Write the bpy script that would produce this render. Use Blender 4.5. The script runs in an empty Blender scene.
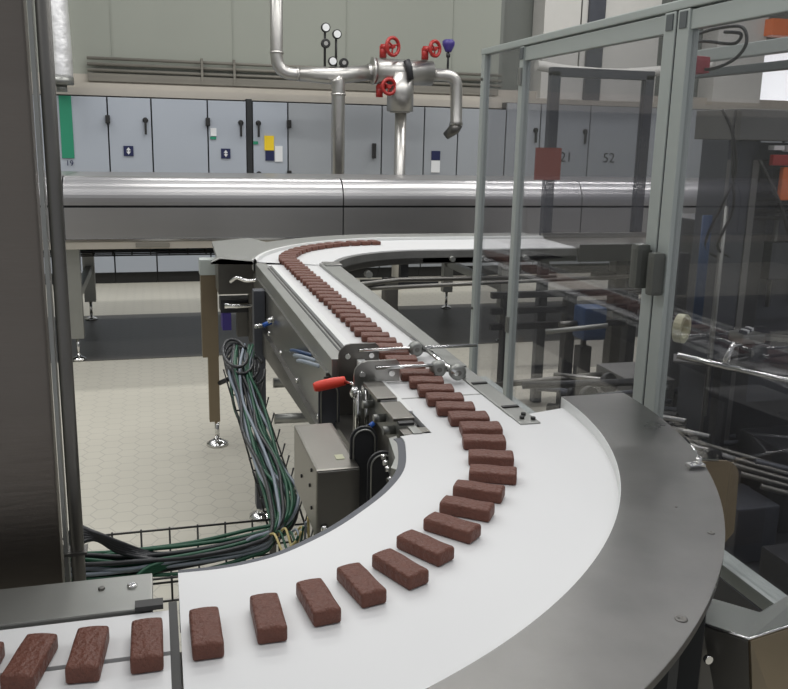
import bpy, bmesh, math, random
from mathutils import Vector, Matrix
random.seed(7)
col = bpy.context.scene.collection
PI = math.pi

# ------------------------------------------------------------------ materials
def mat(name, color, rough=.5, metal=0., noise=0., nscale=8., bump=0., bscale=60., stretch=None, emit=None, spec=None, coat=0.):
    m = bpy.data.materials.new(name); m.use_nodes = True
    nt = m.node_tree; b = nt.nodes['Principled BSDF']
    b.inputs['Base Color'].default_value = (*color, 1)
    b.inputs['Roughness'].default_value = rough
    b.inputs['Metallic'].default_value = metal
    if spec is not None: b.inputs['Specular IOR Level'].default_value = spec
    if coat: b.inputs['Coat Weight'].default_value = coat
    if emit:
        b.inputs['Emission Color'].default_value = (*emit[0], 1); b.inputs['Emission Strength'].default_value = emit[1]
    tc = nt.nodes.new('ShaderNodeTexCoord'); mp = nt.nodes.new('ShaderNodeMapping')
    nt.links.new(tc.outputs['Object'], mp.inputs['Vector'])
    if stretch: mp.inputs['Scale'].default_value = stretch
    if noise:
        n = nt.nodes.new('ShaderNodeTexNoise'); n.inputs['Scale'].default_value = nscale; n.inputs['Detail'].default_value = 5
        nt.links.new(mp.outputs['Vector'], n.inputs['Vector'])
        mx = nt.nodes.new('ShaderNodeMix'); mx.data_type = 'RGBA'
        mx.inputs[6].default_value = (*[c*(1-noise) for c in color], 1)
        mx.inputs[7].default_value = (*[min(1, c*(1+noise)) for c in color], 1)
        nt.links.new(n.outputs['Fac'], mx.inputs[0]); nt.links.new(mx.outputs[2], b.inputs['Base Color'])
        mr = nt.nodes.new('ShaderNodeMapRange')
        mr.inputs['To Min'].default_value = max(.02, rough*(1-noise*.8)); mr.inputs['To Max'].default_value = min(1, rough*(1+noise*.8))
        nt.links.new(n.outputs['Fac'], mr.inputs['Value']); nt.links.new(mr.outputs['Result'], b.inputs['Roughness'])
    if bump:
        n2 = nt.nodes.new('ShaderNodeTexNoise'); n2.inputs['Scale'].default_value = bscale; n2.inputs['Detail'].default_value = 3
        nt.links.new(mp.outputs['Vector'], n2.inputs['Vector'])
        bp = nt.nodes.new('ShaderNodeBump'); bp.inputs['Strength'].default_value = bump; bp.inputs['Distance'].default_value = .01
        nt.links.new(n2.outputs['Fac'], bp.inputs['Height']); nt.links.new(bp.outputs['Normal'], b.inputs['Normal'])
    return m

M = {}
M['steel'] = mat('brushed stainless', (.40, .395, .38), .30, 1, noise=.10, nscale=5, bump=.05, bscale=50, stretch=(1, 8, 1))
M['deck'] = mat('worn stainless deck', (.165, .163, .158), .33, 1, noise=.42, nscale=9, bump=.02, bscale=25)
M['cover'] = mat('satin steel cover', (.40, .395, .40), .31, .9, noise=.04, nscale=3, stretch=(.4, 4, 4))
M['panel'] = mat('dull brushed column steel', (.20, .18, .16), .42, 1, noise=.14, nscale=2.2, bump=.05, bscale=30, stretch=(.6, 1, 5))
M['boxsteel'] = mat('dull box steel', (.24, .23, .21), .36, 1, noise=.15, nscale=8)
M['darksteel'] = mat('dark stainless', (.17, .165, .155), .38, .9, noise=.2, nscale=9)
M['galv'] = mat('rail grey steel', (.31, .315, .30), .42, .8, noise=.12, nscale=10)
M['beigesteel'] = mat('pale painted rail', (.46, .43, .38), .5, .3, noise=.06)
M['chrome'] = mat('polished rod', (.75, .75, .74), .14, 1)
M['handle'] = mat('olive grey handle', (.11, .115, .105), .45, .2)
M['chutesteel'] = mat('dull chute sheet', (.15, .16, .15), .36, .8, noise=.1)
M['black'] = mat('black plastic', (.018, .018, .018), .45)
M['soot'] = mat('dark machine paint', (.035, .036, .04), .5, .3, noise=.3, nscale=7)
M['slate'] = mat('slate machine paint', (.075, .08, .095), .45, .4, noise=.2, nscale=6)
M['greymach'] = mat('grey machine casting', (.19, .19, .185), .5, .5, noise=.3, nscale=9)
M['belt'] = mat('white belt', (.665, .67, .675), .38, 0, noise=.012, nscale=3, spec=.35)
M['rim'] = mat('white plastic guide', (.70, .71, .70), .4)
M['choc'] = mat('milk chocolate', (.135, .052, .036), .48, 0, noise=.18, nscale=60, bump=.5, bscale=140, spec=.35)
M['alu'] = mat('anodised aluminium profile', (.46, .50, .485), .45, .35, noise=.04)
M['alu2'] = mat('dark profile joint', (.13, .145, .15), .5, .3)
M['cab'] = mat('light blue grey cabinet paint', (.40, .435, .49), .42, 0, noise=.04, nscale=1.5)
M['cabgrey'] = mat('grey cabinet paint', (.33, .35, .375), .42, 0, noise=.05, nscale=1.5)
M['seam'] = mat('door gap rubber', (.02, .022, .024), .6)
M['green'] = mat('green sign paint', (.02, .25, .14), .5)
M['navy'] = mat('navy sticker', (.01, .015, .07), .5)
M['white'] = mat('white paper', (.78, .79, .80), .6)
M['yellow'] = mat('yellow sticker', (.85, .60, .02), .5)
M['red'] = mat('red enamel', (.36, .025, .022), .38)
M['redgrip'] = mat('red rubber grip', (.75, .055, .03), .45)
M['switchred'] = mat('raspberry switch housing', (.40, .045, .07), .45)
M['noticered'] = mat('faded red notice', (.22, .055, .045), .6)
M['purple'] = mat('violet enamel', (.05, .035, .20), .4)
M['orange'] = mat('orange paint', (.75, .17, .04), .45)
M['pipe'] = mat('aluminium pipe jacket', (.50, .49, .47), .34, .9, noise=.08, nscale=6)
M['foil'] = mat('crumpled foil jacket', (.90, .90, .91), .35, .6, noise=.1, bump=1.0, bscale=9)
M['beige'] = mat('cream duct', (.56, .55, .52), .6, 0, noise=.06)
M['traybrown'] = mat('dusty cable ledge', (.20, .19, .165), .7, .2, noise=.35, nscale=5, stretch=(.3, 2, 6))
M['cgreen'] = mat('green cable jacket', (.012, .085, .045), .42)
M['cblack'] = mat('black cable jacket', (.02, .022, .026), .4)
M['cgrey'] = mat('blue grey cable jacket', (.24, .28, .33), .4)
M['cyellow'] = mat('yellow cable jacket', (.60, .50, .22), .5)
M['blue'] = mat('blue fitting', (.02, .10, .42), .4)
M['bluechain'] = mat('blue hose', (.015, .045, .12), .45)
M['ivory'] = mat('ivory roll', (.48, .48, .33), .5)
M['bronze'] = mat('bronze tinted sheet', (.27, .22, .155), .38, .8, noise=.1)
M['window'] = mat('lit window', (.9, .9, .9), .5, emit=((.95, .97, 1), 1.1))
M['wirem'] = mat('dark wire', (.05, .05, .05), .45, .6)

# polycarbonate: thin clear sheet with faint smoky tint, grazing reflections
def glass_mat():
    m = bpy.data.materials.new('smoky polycarbonate'); m.use_nodes = True
    nt = m.node_tree; nt.nodes.clear()
    out = nt.nodes.new('ShaderNodeOutputMaterial'); tr = nt.nodes.new('ShaderNodeBsdfTransparent'); gl = nt.nodes.new('ShaderNodeBsdfGlossy')
    df = nt.nodes.new('ShaderNodeBsdfDiffuse')
    tr.inputs['Color'].default_value = (.86, .86, .87, 1); gl.inputs['Roughness'].default_value = .0
    gl.inputs['Color'].default_value = (.9, .9, .9, 1)
    df.inputs['Color'].default_value = (.5, .5, .53, 1)
    fr = nt.nodes.new('ShaderNodeFresnel'); fr.inputs['IOR'].default_value = 1.45
    ml = nt.nodes.new('ShaderNodeMath'); ml.operation = 'MULTIPLY'; ml.inputs[1].default_value = .20
    n = nt.nodes.new('ShaderNodeTexNoise'); n.inputs['Scale'].default_value = 2.5
    tc = nt.nodes.new('ShaderNodeTexCoord'); nt.links.new(tc.outputs['Object'], n.inputs['Vector'])
    mr = nt.nodes.new('ShaderNodeMapRange'); mr.inputs['To Min'].default_value = .01; mr.inputs['To Max'].default_value = .035
    nt.links.new(n.outputs['Fac'], mr.inputs['Value'])
    m1 = nt.nodes.new('ShaderNodeMixShader'); m2 = nt.nodes.new('ShaderNodeMixShader')
    nt.links.new(mr.outputs['Result'], m1.inputs[0]); nt.links.new(tr.outputs[0], m1.inputs[1]); nt.links.new(df.outputs[0], m1.inputs[2])
    nt.links.new(fr.outputs[0], ml.inputs[0]); nt.links.new(ml.outputs[0], m2.inputs[0])
    nt.links.new(m1.outputs[0], m2.inputs[1]); nt.links.new(gl.outputs[0], m2.inputs[2])
    nt.links.new(m2.outputs[0], out.inputs['Surface'])
    return m
M['glass'] = glass_mat()

# hexagonal floor tiles
def tile_mat(name, base, grout, a=.094, dirt=.14):
    m = mat(name, base, .42)
    nt = m.node_tree; b = nt.nodes['Principled BSDF']; L = nt.links.new
    def vm(op, *ins):
        n = nt.nodes.new('ShaderNodeVectorMath'); n.operation = op
        for i, v in enumerate(ins):
            if isinstance(v, tuple): n.inputs[i].default_value = v
            else: L(v, n.inputs[i])
        return n.outputs['Value'] if op in ('LENGTH', 'DOT_PRODUCT') else n.outputs[0]
    def mm(op, x, y=None):
        n = nt.nodes.new('ShaderNodeMath'); n.operation = op
        for i, v in enumerate((x, y)):
            if v is None: continue
            if isinstance(v, (int, float)): n.inputs[i].default_value = v
            else: L(v, n.inputs[i])
        return n.outputs[0]
    tc = nt.nodes.new('ShaderNodeTexCoord'); P = vm('ADD', tc.outputs['Object'], (100*a*math.sqrt(3), 100*a, 0))
    s = (a*math.sqrt(3), a, 1); h = (s[0]/2, s[1]/2, .5)
    A = vm('SUBTRACT', vm('MODULO', P, s), h)
    B = vm('SUBTRACT', vm('MODULO', vm('SUBTRACT', P, h), s), h)
    def hexd(V):
        ab = vm('ABSOLUTE', vm('MULTIPLY', V, (1, 1, 0)))
        sp = nt.nodes.new('ShaderNodeSeparateXYZ'); L(ab, sp.inputs[0])
        d = mm('ADD', mm('MULTIPLY', sp.outputs[0], math.sqrt(3)/2), mm('MULTIPLY', sp.outputs[1], .5))
        return mm('MAXIMUM', d, sp.outputs[1])
    d = mm('MINIMUM', hexd(A), hexd(B))
    mr = nt.nodes.new('ShaderNodeMapRange'); L(d, mr.inputs['Value'])
    mr.inputs['From Min'].default_value = a/2-.0032; mr.inputs['From Max'].default_value = a/2-.0012
    n = nt.nodes.new('ShaderNodeTexNoise'); n.inputs['Scale'].default_value = 1.1; n.inputs['Detail'].default_value = 6
    L(tc.outputs['Object'], n.inputs['Vector'])
    mx = nt.nodes.new('ShaderNodeMix'); mx.data_type = 'RGBA'; L(n.outputs['Fac'], mx.inputs[0])
    mx.inputs[6].default_value = (*[c*(1-dirt) for c in base], 1); mx.inputs[7].default_value = (*[c*(1+dirt) for c in base], 1)
    m2 = nt.nodes.new('ShaderNodeMix'); m2.data_type = 'RGBA'; L(mr.outputs['Result'], m2.inputs[0])
    L(mx.outputs[2], m2.inputs[6]); m2.inputs[7].default_value = (*grout, 1)
    L(m2.outputs[2], b.inputs['Base Color'])
    return m
M['tile'] = tile_mat('pale hexagonal floor tile', (.52, .50, .43), (.40, .385, .34))
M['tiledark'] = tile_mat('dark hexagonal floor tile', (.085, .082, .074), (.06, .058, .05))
def wall_mat():
    m = mat('grey green insulated wall panel', (.31, .325, .285), .5, 0, noise=.10, nscale=.8, stretch=(1, 1, .4), spec=.3)
    return m
M['wall'] = wall_mat()
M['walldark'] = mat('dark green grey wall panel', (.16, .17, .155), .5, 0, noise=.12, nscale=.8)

# ------------------------------------------------------------------ mesh builder
class MB:
    def __init__(s): s.bm = bmesh.new(); s.smooth = False
    def box(s, x0, x1, y0, y1, z0, z1, bev=0., mtx=None):
        t = bmesh.new()
        vs = [t.verts.new((x, y, z)) for x in (x0, x1) for y in (y0, y1) for z in (z0, z1)]
        for f in ((0, 1, 3, 2), (4, 6, 7, 5), (0, 4, 5, 1), (2, 3, 7, 6), (0, 2, 6, 4), (1, 5, 7, 3)): t.faces.new([vs[i] for i in f])
        if bev: bmesh.ops.bevel(t, geom=list(t.edges), offset=bev, segments=2, affect='EDGES', profile=.7)
        if mtx: t.transform(mtx)
        s._join(t); return s
    def _join(s, t):
        bmesh.ops.recalc_face_normals(t, faces=t.faces)
        me = bpy.data.meshes.new('tmp'); t.to_mesh(me); t.free(); s.bm.from_mesh(me); bpy.data.meshes.remove(me)
    def tube(s, pts, r, n=10, cap=True):
        t = bmesh.new(); P = [Vector(p) for p in pts]; rings = []
        rad = r if isinstance(r, (list, tuple)) else [r]*len(P)
        up = Vector((0, 0, 1)); prev = None
        for i, p in enumerate(P):
            d = (P[min(i+1, len(P)-1)]-P[max(i-1, 0)]).normalized()
            if prev is None:
                a = Vector((1, 0, 0)) if abs(d.z) > .9 else up
                u = d.cross(a).normalized()
            else:
                u = (prev - d*prev.dot(d)).normalized()
            prev = u; v = d.cross(u)
            rings.append([t.verts.new(p+(u*math.cos(2*PI*k/n)+v*math.sin(2*PI*k/n))*rad[i]) for k in range(n)])
        for a, b in zip(rings, rings[1:]):
            for k in range(n): t.faces.new((a[k], a[(k+1) % n], b[(k+1) % n], b[k]))
        if cap: t.faces.new(rings[0]); t.faces.new(rings[-1])
        for f in t.faces:
            if len(f.verts) == 4: f.smooth = True
        s._join(t); return s
    def prism(s, poly, z0, z1, axis='z', bev=0.):
        # poly in the plane perpendicular to axis: z -> (x,y); y -> (x,z); x -> (y,z)
        t = bmesh.new()
        def mk(a, b, c):
            return {'z': (a, b, c), 'y': (a, c, b), 'x': (c, a, b)}[axis]
        lo = [t.verts.new(mk(a, b, z0)) for a, b in poly]; hi = [t.verts.new(mk(a, b, z1)) for a, b in poly]
        t.faces.new(lo); t.faces.new(hi)
        n = len(poly)
        for i in range(n): t.faces.new((lo[i], lo[(i+1) % n], hi[(i+1) % n], hi[i]))
        if bev: bmesh.ops.bevel(t, geom=[e for e in t.edges if e.verts[0] in lo and e.verts[1] in lo or e.verts[0] in hi and e.verts[1] in hi], offset=bev, segments=2, affect='EDGES')
        s._join(t); return s
    def arcband(s, c, r0, r1, a0, a1, z0, z1, n=48):
        A = [a0+(a1-a0)*i/n for i in range(n+1)]
        s.strip([(c[0]+r0*math.cos(a), c[1]+r0*math.sin(a)) for a in A], [(c[0]+r1*math.cos(a), c[1]+r1*math.sin(a)) for a in A], z0, z1); return s
    def strip(s, inn, out, z0, z1):
        t = bmesh.new(); R = []
        for (a, b), (c, d) in zip(inn, out):
            R.append([t.verts.new((a, b, z0)), t.verts.new((c, d, z0)), t.verts.new((c, d, z1)), t.verts.new((a, b, z1))])
        for p, q in zip(R, R[1:]):
            for k in range(4): t.faces.new((p[k], p[(k+1) % 4], q[(k+1) % 4], q[k]))
        t.faces.new(R[0]); t.faces.new(R[-1]); s._join(t); return s
    def lathe(s, prof, c=(0, 0, 0), n=24, mtx=None):
        t = bmesh.new(); R = []
        for r, z in prof: R.append([t.verts.new((r*math.cos(2*PI*k/n), r*math.sin(2*PI*k/n), z)) for k in range(n)])
        for a, b in zip(R, R[1:]):
            for k in range(n):
                f = t.faces.new((a[k], a[(k+1) % n], b[(k+1) % n], b[k])); f.smooth = True
        t.faces.new(R[0]); t.faces.new(R[-1])
        if mtx: t.transform(mtx)
        t.transform(Matrix.Translation(c)); s._join(t); return s
    def build(s, name, m, parent=None):
        me = bpy.data.meshes.new(name); s.bm.to_mesh(me); s.bm.free(); me.materials.append(M[m] if isinstance(m, str) else m)
        o = bpy.data.objects.new(name, me); col.objects.link(o)
        if parent:
            # geometry is written in world coordinates: express it in the thing's own frame
            root = parent
            off = Vector((0, 0, 0))
            while root: off += root.location; root = root.parent
            me.transform(Matrix.Translation(-off)); o.parent = parent
        return o
def center(o, loc):      # put the origin of a single-mesh thing at its base
    o.data.transform(Matrix.Translation(-Vector(loc))); o.location = loc; return o
def tag(o, label=None, cat=None, group=None, kind=None):
    if label: o['label'] = label
    if cat: o['category'] = cat
    if group: o['group'] = group
    if kind: o['kind'] = kind
    return o
def thing(name, label, cat, loc=(0, 0, 0), group=None):
    o = bpy.data.objects.new(name, None); col.objects.link(o); o.location = loc; o.empty_display_size = .05
    return tag(o, label, cat, group)
def dup(o, parent=None):
    kids = [k for k in bpy.data.objects if k.parent == o]
    c = o.copy(); col.objects.link(c); c.parent = parent
    for k in kids: dup(k, c)
    return c
def tube(pts, r, n=10): return MB().tube(pts, r, n)
def box(*a, **k): return MB().box(*a, **k)
def spline(P, k=8):
    P = [Vector(p) for p in P]; out = []
    for i in range(len(P)-1):
        p0 = P[max(i-1, 0)]; p1 = P[i]; p2 = P[i+1]; p3 = P[min(i+2, len(P)-1)]
        for j in range(k):
            t = j/k
            out.append(.5*((2*p1)+(p2-p0)*t+(2*p0-5*p1+4*p2-p3)*t*t+(3*p1-p0-3*p2+p3)*t**3))
    out.append(P[-1]); return out
def arc(c, r, a0, a1, n=8): return [(c[0]+r*math.cos(a0+(a1-a0)*i/n), c[1]+r*math.sin(a0+(a1-a0)*i/n)) for i in range(n+1)]
def text_mesh(name, s, size, loc, m, parent, rot=(PI/2, 0, 0), extrude=.001):
    cu = bpy.data.curves.new('t', 'FONT'); cu.body = s; cu.size = size; cu.extrude = extrude; cu.align_x = 'CENTER'; cu.align_y = 'CENTER'
    o = bpy.data.objects.new('t', cu); col.objects.link(o)
    dg = bpy.context.evaluated_depsgraph_get(); me = bpy.data.meshes.new_from_object(o.evaluated_get(dg))
    bpy.data.objects.remove(o); me.transform(Matrix.Rotation(rot[2], 4, 'Z') @ Matrix.Rotation(rot[0], 4, 'X') @ Matrix.Rotation(rot[1], 4, 'Y'))
    off = Vector((0, 0, 0)); r = parent
    while r: off += r.location; r = r.parent
    me.transform(Matrix.Translation(Vector(loc)-off)); me.materials.clear(); me.materials.append(M[m])
    ob = bpy.data.objects.new(name, me); col.objects.link(ob); ob.parent = parent; return ob

# ------------------------------------------------------------------ the room
o = box(-6, 11, -2.5, 9.9, -.12, 0).build('floor', 'tile'); tag(o, kind='structure')
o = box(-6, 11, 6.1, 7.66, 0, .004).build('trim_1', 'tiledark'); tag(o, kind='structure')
w = MB(); w.box(-6, 3.98, 9.9, 10.1, 0, 4.2)
for x in (-.35, .9, 2.15, 3.4): w.box(x-.004, x+.004, 9.892, 9.9, 2.0, 4.2)
tag(w.build('wall_back', 'wall'), kind='structure')
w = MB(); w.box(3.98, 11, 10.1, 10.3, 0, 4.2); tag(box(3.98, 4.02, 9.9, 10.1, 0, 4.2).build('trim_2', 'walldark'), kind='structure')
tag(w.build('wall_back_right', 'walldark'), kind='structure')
tag(box(10.9, 11, -2.5, 10.1, 0, 4.2).build('wall_right', 'wall'), kind='structure')
tag(box(-6.1, -6, -2.5, 9.9, 0, 4.2).build('wall_left', 'wall'), kind='structure')
tag(box(7.70, 8.9, 10.02, 10.1, 1.90, 2.76).build('window_1', 'window'), kind='structure')
# ledge along the wall above the cabinets
t = thing('cable_ledge', 'long dusty cable duct running along the back wall above the electrical cabinets', 'duct', (0, 9.7, 2.0))
MB().box(-6, 8.6, 9.55, 9.9, 1.965, 2.02).box(-6, 3.9, 9.45, 9.9, 1.892, 1.965).box(-6, 8.6, 9.86, 9.9, 2.02, 2.12).build('shelf', 'beigesteel', t)
m_ = MB()
for z in (2.16, 2.22, 2.28): m_.tube([(-.6, 9.84, z), (4.0, 9.84, z)], .018, 6)
m_.build('conduit', 'traybrown', t)
MB().box(-.6, 3.95, 9.80, 9.86, 2.05, 2.13).build('duct', 'traybrown', t)
for x in (.56, .90, 2.75): MB().box(x-.012, x+.012, 9.79, 9.88, 2.05, 2.32).build('bracket', 'traybrown', t)

# ------------------------------------------------------------------ electrical cabinets
def cabinet(x0, x1, label, m='cab', hinge='l', handles=1, z1=1.885):
    t = thing('electrical_cabinet', label, 'cabinet', ((x0+x1)/2, 9.55, 0), 'electrical cabinets along the back wall')
    box(x0+.002, x1-.002, 9.33, 9.88, .1, z1-.005).build('body', 'seam', t)
    box(x0+.002, x1-.002, 9.36, 9.86, 0, .1).build('plinth', 'black', t)
    d = box(x0+.007, x1-.007, 9.30, 9.33, .12, z1-.012, bev=.004).build('door', m, t)
    hx = x1-.06 if hinge == 'l' else x0+.06
    for k in range(handles):
        z = 1.66 - k*.52
        h = MB(); h.lathe([(.028, 0), (.028, .02), (.015, .03), (.01, .035)], (hx, 9.30, z), 14, Matrix.Rotation(PI/2, 4, 'X'))
        h.box(hx-.011, hx+.011, 9.262, 9.282, z-.14, z+.02, bev=.004); h.build('handle', 'black', d)
    box(x0+.02, x1-.02, 9.286, 9.30, .40, .45).build('skirting_strip', 'white', t)
    return t, d
def sticker(t, name, x, z, w, h, m): return box(x-w/2, x+w/2, 9.290, 9.2995, z-h/2, z+h/2).build(name, m, t)
cA, dA = cabinet(-1.35, -.40, 'blue-grey electrical cabinet with a tall green vertical strip on its door, beside the steel pole', hinge='l', handles=0)
o = sticker(dA, 'sign_strip', -.79, 1.575, .115, .60, 'green')
text_mesh('number', '19', .075, (-.78, 9.2885, 1.225), 'navy', dA, rot=(PI/2, PI/2*0, 0))
cB, dB = cabinet(-.40, .02, 'narrow cabinet with navy square sticker, next right of the green striped cabinet')
def arrows(d, x, z):
    sticker(d, 'sticker', x, z, .095, .10, 'navy')
    a = MB()
    for s in (-1, 1):
        a.prism([(x-.022, z+s*.006), (x+.022, z+s*.006), (x, z+s*.036)], 9.287, 9.2895, 'y')
    a.box(x-.006, x+.006, 9.287, 9.2895, z-.012, z+.012); a.build('symbol', 'white', d)
arrows(dB, -.215, 1.355)
cC, dC = cabinet(.02, .574, 'wide plain electrical cabinet between the two cabinets with navy square stickers', handles=0)
cD, dD = cabinet(.574, .969, 'narrow cabinet with navy square sticker and small green tag, left of the black gap')
arrows(dD, .75, 1.345); sticker(dD, 'tag', .625, 1.50, .06, .025, 'green')
box(.60, .66, 9.290, 9.2995, 1.52, 1.6).build('paper_label', 'white', dD)
t = thing('cabinet_end_post', 'black upright filler post in the gap between two cabinets', 'post', (1.0, 9.5, 0))
box(.972, 1.027, 9.31, 9.7, 0, 1.9).build('post', 'seam', t)
cE, dE = cabinet(1.03, 1.40, 'cabinet with yellow warning sticker and white notice on its door', hinge='r', handles=2)
sticker(dE, 'warning_sticker', 1.20, 1.46, .10, .15, 'yellow'); sticker(dE, 'notice', 1.30, 1.35, .08, .16, 'white')
sticker(dE, 'navy_sticker', 1.205, 1.33, .09, .10, 'navy'); sticker(dE, 'tag', 1.06, 1.46, .05, .03, 'green')
cF, dF = cabinet(1.40, 1.97, 'wide plain cabinet right of the one with the yellow sticker, behind the vertical pipe', 'cabgrey', hinge='r', handles=0)
for z in (1.66, 1.14): box(1.385, 1.43, 9.25, 9.30, z-.04, z+.04, bev=.008).build('hinge', 'black', dF)
for tt, x in ((cB, -.40), (cD, .574)): box(x-.022, x+.022, 9.25, 9.30, 1.62, 1.70, bev=.006).build('hinge', 'black', tt)
cG, dG = cabinet(1.97, 2.42, 'grey cabinet with its handle left of the thick insulated pipe', 'cabgrey', handles=0)
cH, dH = cabinet(2.42, 2.90, 'grey cabinet whose handle is just right of the thick insulated pipe', 'cabgrey', hinge='r', handles=0)
for d, x in ((dG, 2.33), (dH, 2.62)): box(x-.02, x+.02, 9.25, 9.30, 1.32, 1.48, bev=.01).build('handle', 'black', d)
cI, dI = cabinet(2.90, 3.29, 'grey cabinet with navy and white sticker below the pipe end', 'cabgrey', handles=0)
sticker(dI, 'navy_sticker', 3.04, 1.36, .10, .10, 'navy'); sticker(dI, 'notice', 3.04, 1.24, .10, .13, 'white')
cJ, dJ = cabinet(3.29, 3.86, 'grey cabinet standing directly left of the guard frame corner post', 'cabgrey', handles=0)
xs = [3.86, 4.28, 4.90, 5.55, 6.15, 6.75, 7.6, 8.5]
lab = ['cabinet seen through the first narrow guard pane', 'cabinet numbered 21, seen through the guard', 'cabinet numbered 52, seen through the guard', 'cabinet seen just left of the guard door post',
       'cabinet seen just right of the guard door post', 'cabinet seen above the packaging machine on its left', 'cabinet seen above the packaging machine at the far right']
for i in range(7):
    cc, dd = cabinet(xs[i], xs[i+1], 'pale grey electrical ' + lab[i], 'cabgrey', hinge='l', handles=1 if i != 2 else 0, z1=1.96)
    if i == 1: text_mesh('number', '21', .16, (4.62, 9.296, 1.36), 'soot', dd)
    if i == 2: text_mesh('number', '52', .16, (5.17, 9.296, 1.36), 'soot', dd)

# ------------------------------------------------------------------ pipework in front of the wall
YP = 8.6
def elbow(a, b, c, r, k=6):
    a, b, c = Vector(a), Vector(b), Vector(c); p = b+(a-b).normalized()*r; q = b+(c-b).normalized()*r
    return [((1-t)**2)*p+2*t*(1-t)*b+t*t*q for t in [i/k for i in range(k+1)]]
t = thing('pipe_run', 'insulated pipework with jacketed pipes and tees in front of the back wall', 'pipe', (1.8, YP, 1.2))
pts = [(1.19, YP, 4.1)] + elbow((1.19, YP, 4.1), (1.19, YP, 2.12), (1.75, YP, 2.12), .16) + [(1.74, YP, 2.12)]
m_ = MB().tube(pts, .06, 18)
m_.tube([(1.19, YP, 2.30), (1.19, YP, 2.32)], .066, 18).tube([(1.38, YP, 2.12), (1.40, YP, 2.12)], .066, 18); m_.build('drop_pipe', 'pipe', t)
MB().tube([(1.40, YP, 2.12), (1.76, YP, 2.12), (2.16, YP, 2.17)], [.065, .088, .07], 18).build('reducer', 'pipe', t)
pts = elbow((1.5, YP-.1, 2.12), (1.77, YP-.1, 2.12), (1.77, YP-.1, 1.2), .12)[3:] + [(1.77, YP-.1, .0)]
m_ = MB().tube(pts, .066, 18).tube([(1.77, YP-.1, 1.93), (1.77, YP-.1, 1.95)], .072, 18)
m_.build('riser_pipe', 'pipe', t)
m_ = MB().tube([(2.13, YP, 2.18), (2.74, YP, 2.18)], .122, 24).tube([(2.08, YP, 2.17), (2.14, YP, 2.17)], .075, 18)
m_.tube([(2.125, YP, 2.18), (2.155, YP, 2.18)], .130, 24); m_.build('valve_jacket', 'pipe', t)
MB().tube([(2.415, YP-.02, 2.17), (2.415, YP-.02, 1.80)], .132, 24).tube([(2.415, YP-.02, 1.80), (2.415, YP-.02, 1.785)], .10, 24).build('tee_jacket', 'pipe', t)
MB().tube([(2.43, YP, 1.80), (2.43, YP, .0)], .058, 18).build('riser_pipe', 'pipe', t)
m_ = MB().tube([(2.44, YP-.125, 2.28), (2.46, YP-.145, 2.22), (2.48, YP-.14, 2.10)], .035, 10); m_.build('strap', 'soot', t)
pts = [(2.72, YP, 2.17)] + elbow((2.7, YP, 2.17), (3.01, YP, 2.17), (3.01, YP, 1.7), .13) + [(3.02, YP, 1.72), (3.02, YP, 1.68)]
MB().tube(pts, [.062]*(len(pts)-1)+[.075], 18).build('end_pipe', 'pipe', t)
MB().tube([(3.02, YP, 1.69), (3.0, YP, 1.64), (2.93, YP+.05, 1.57)], [.07, .06, .04], 14).build('nozzle', 'darksteel', t)
def handwheel(x, z, ry, label, r=.082):
    t = thing('handwheel', label, 'valve', (x, YP-.12, z), 'red valve handwheels')
    rot = Matrix.Translation((x, YP-.12, z)) @ Matrix.Rotation(ry, 4, 'Z') @ Matrix.Rotation(PI/2, 4, 'X')
    ring = MB(); pts = [rot @ Vector((r*math.cos(2*PI*k/20), r*math.sin(2*PI*k/20), 0)) for k in range(21)]
    ring.tube(pts, .018, 8, False); ring.build('rim', 'red', t)
    sp = MB()
    for k in range(3): sp.tube([rot @ Vector((0, 0, 0)), rot @ Vector((r*math.cos(2*PI*k/3+.4), r*math.sin(2*PI*k/3+.4), 0))], .009, 6)
    sp.tube([rot @ Vector((0, 0, .02)), rot @ Vector((0, 0, -.10))], .02, 8); sp.build('spokes', 'red', t)
    b = MB().tube([(x-.07, YP-.02, z+.01), (x-.07, YP-.02, z-.10)], .035, 10); b.tube([(x-.02, YP-.06, z), (x-.09, YP-.02, z)], .03, 10); b.build('bonnet', 'red', t)
handwheel(2.30, 2.405, .5, 'red handwheel on top of the pipe, left of the two upper ones')
handwheel(2.73, 2.405, .5, 'red handwheel on top of the pipe, right of the two upper ones', .07)
handwheel(2.27, 2.03, .15, 'red handwheel below the horizontal pipe', .07)
t = thing('valve_actuator', 'small violet valve head on a thin stem above the pipe end', 'valve', (2.91, YP, 2.3))
MB().tube([(2.91, YP, 2.23), (2.91, YP, 2.40)], .012, 8).tube([(2.91, YP, 2.34), (2.91, YP, 2.38)], .022, 8).build('stem', 'soot', t)
MB().lathe([(.03, 0), (.04, .02), (.065, .07), (.065, .10), (.045, .12)], (2.91, YP, 2.39), 8).build('head', 'purple', t)
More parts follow.
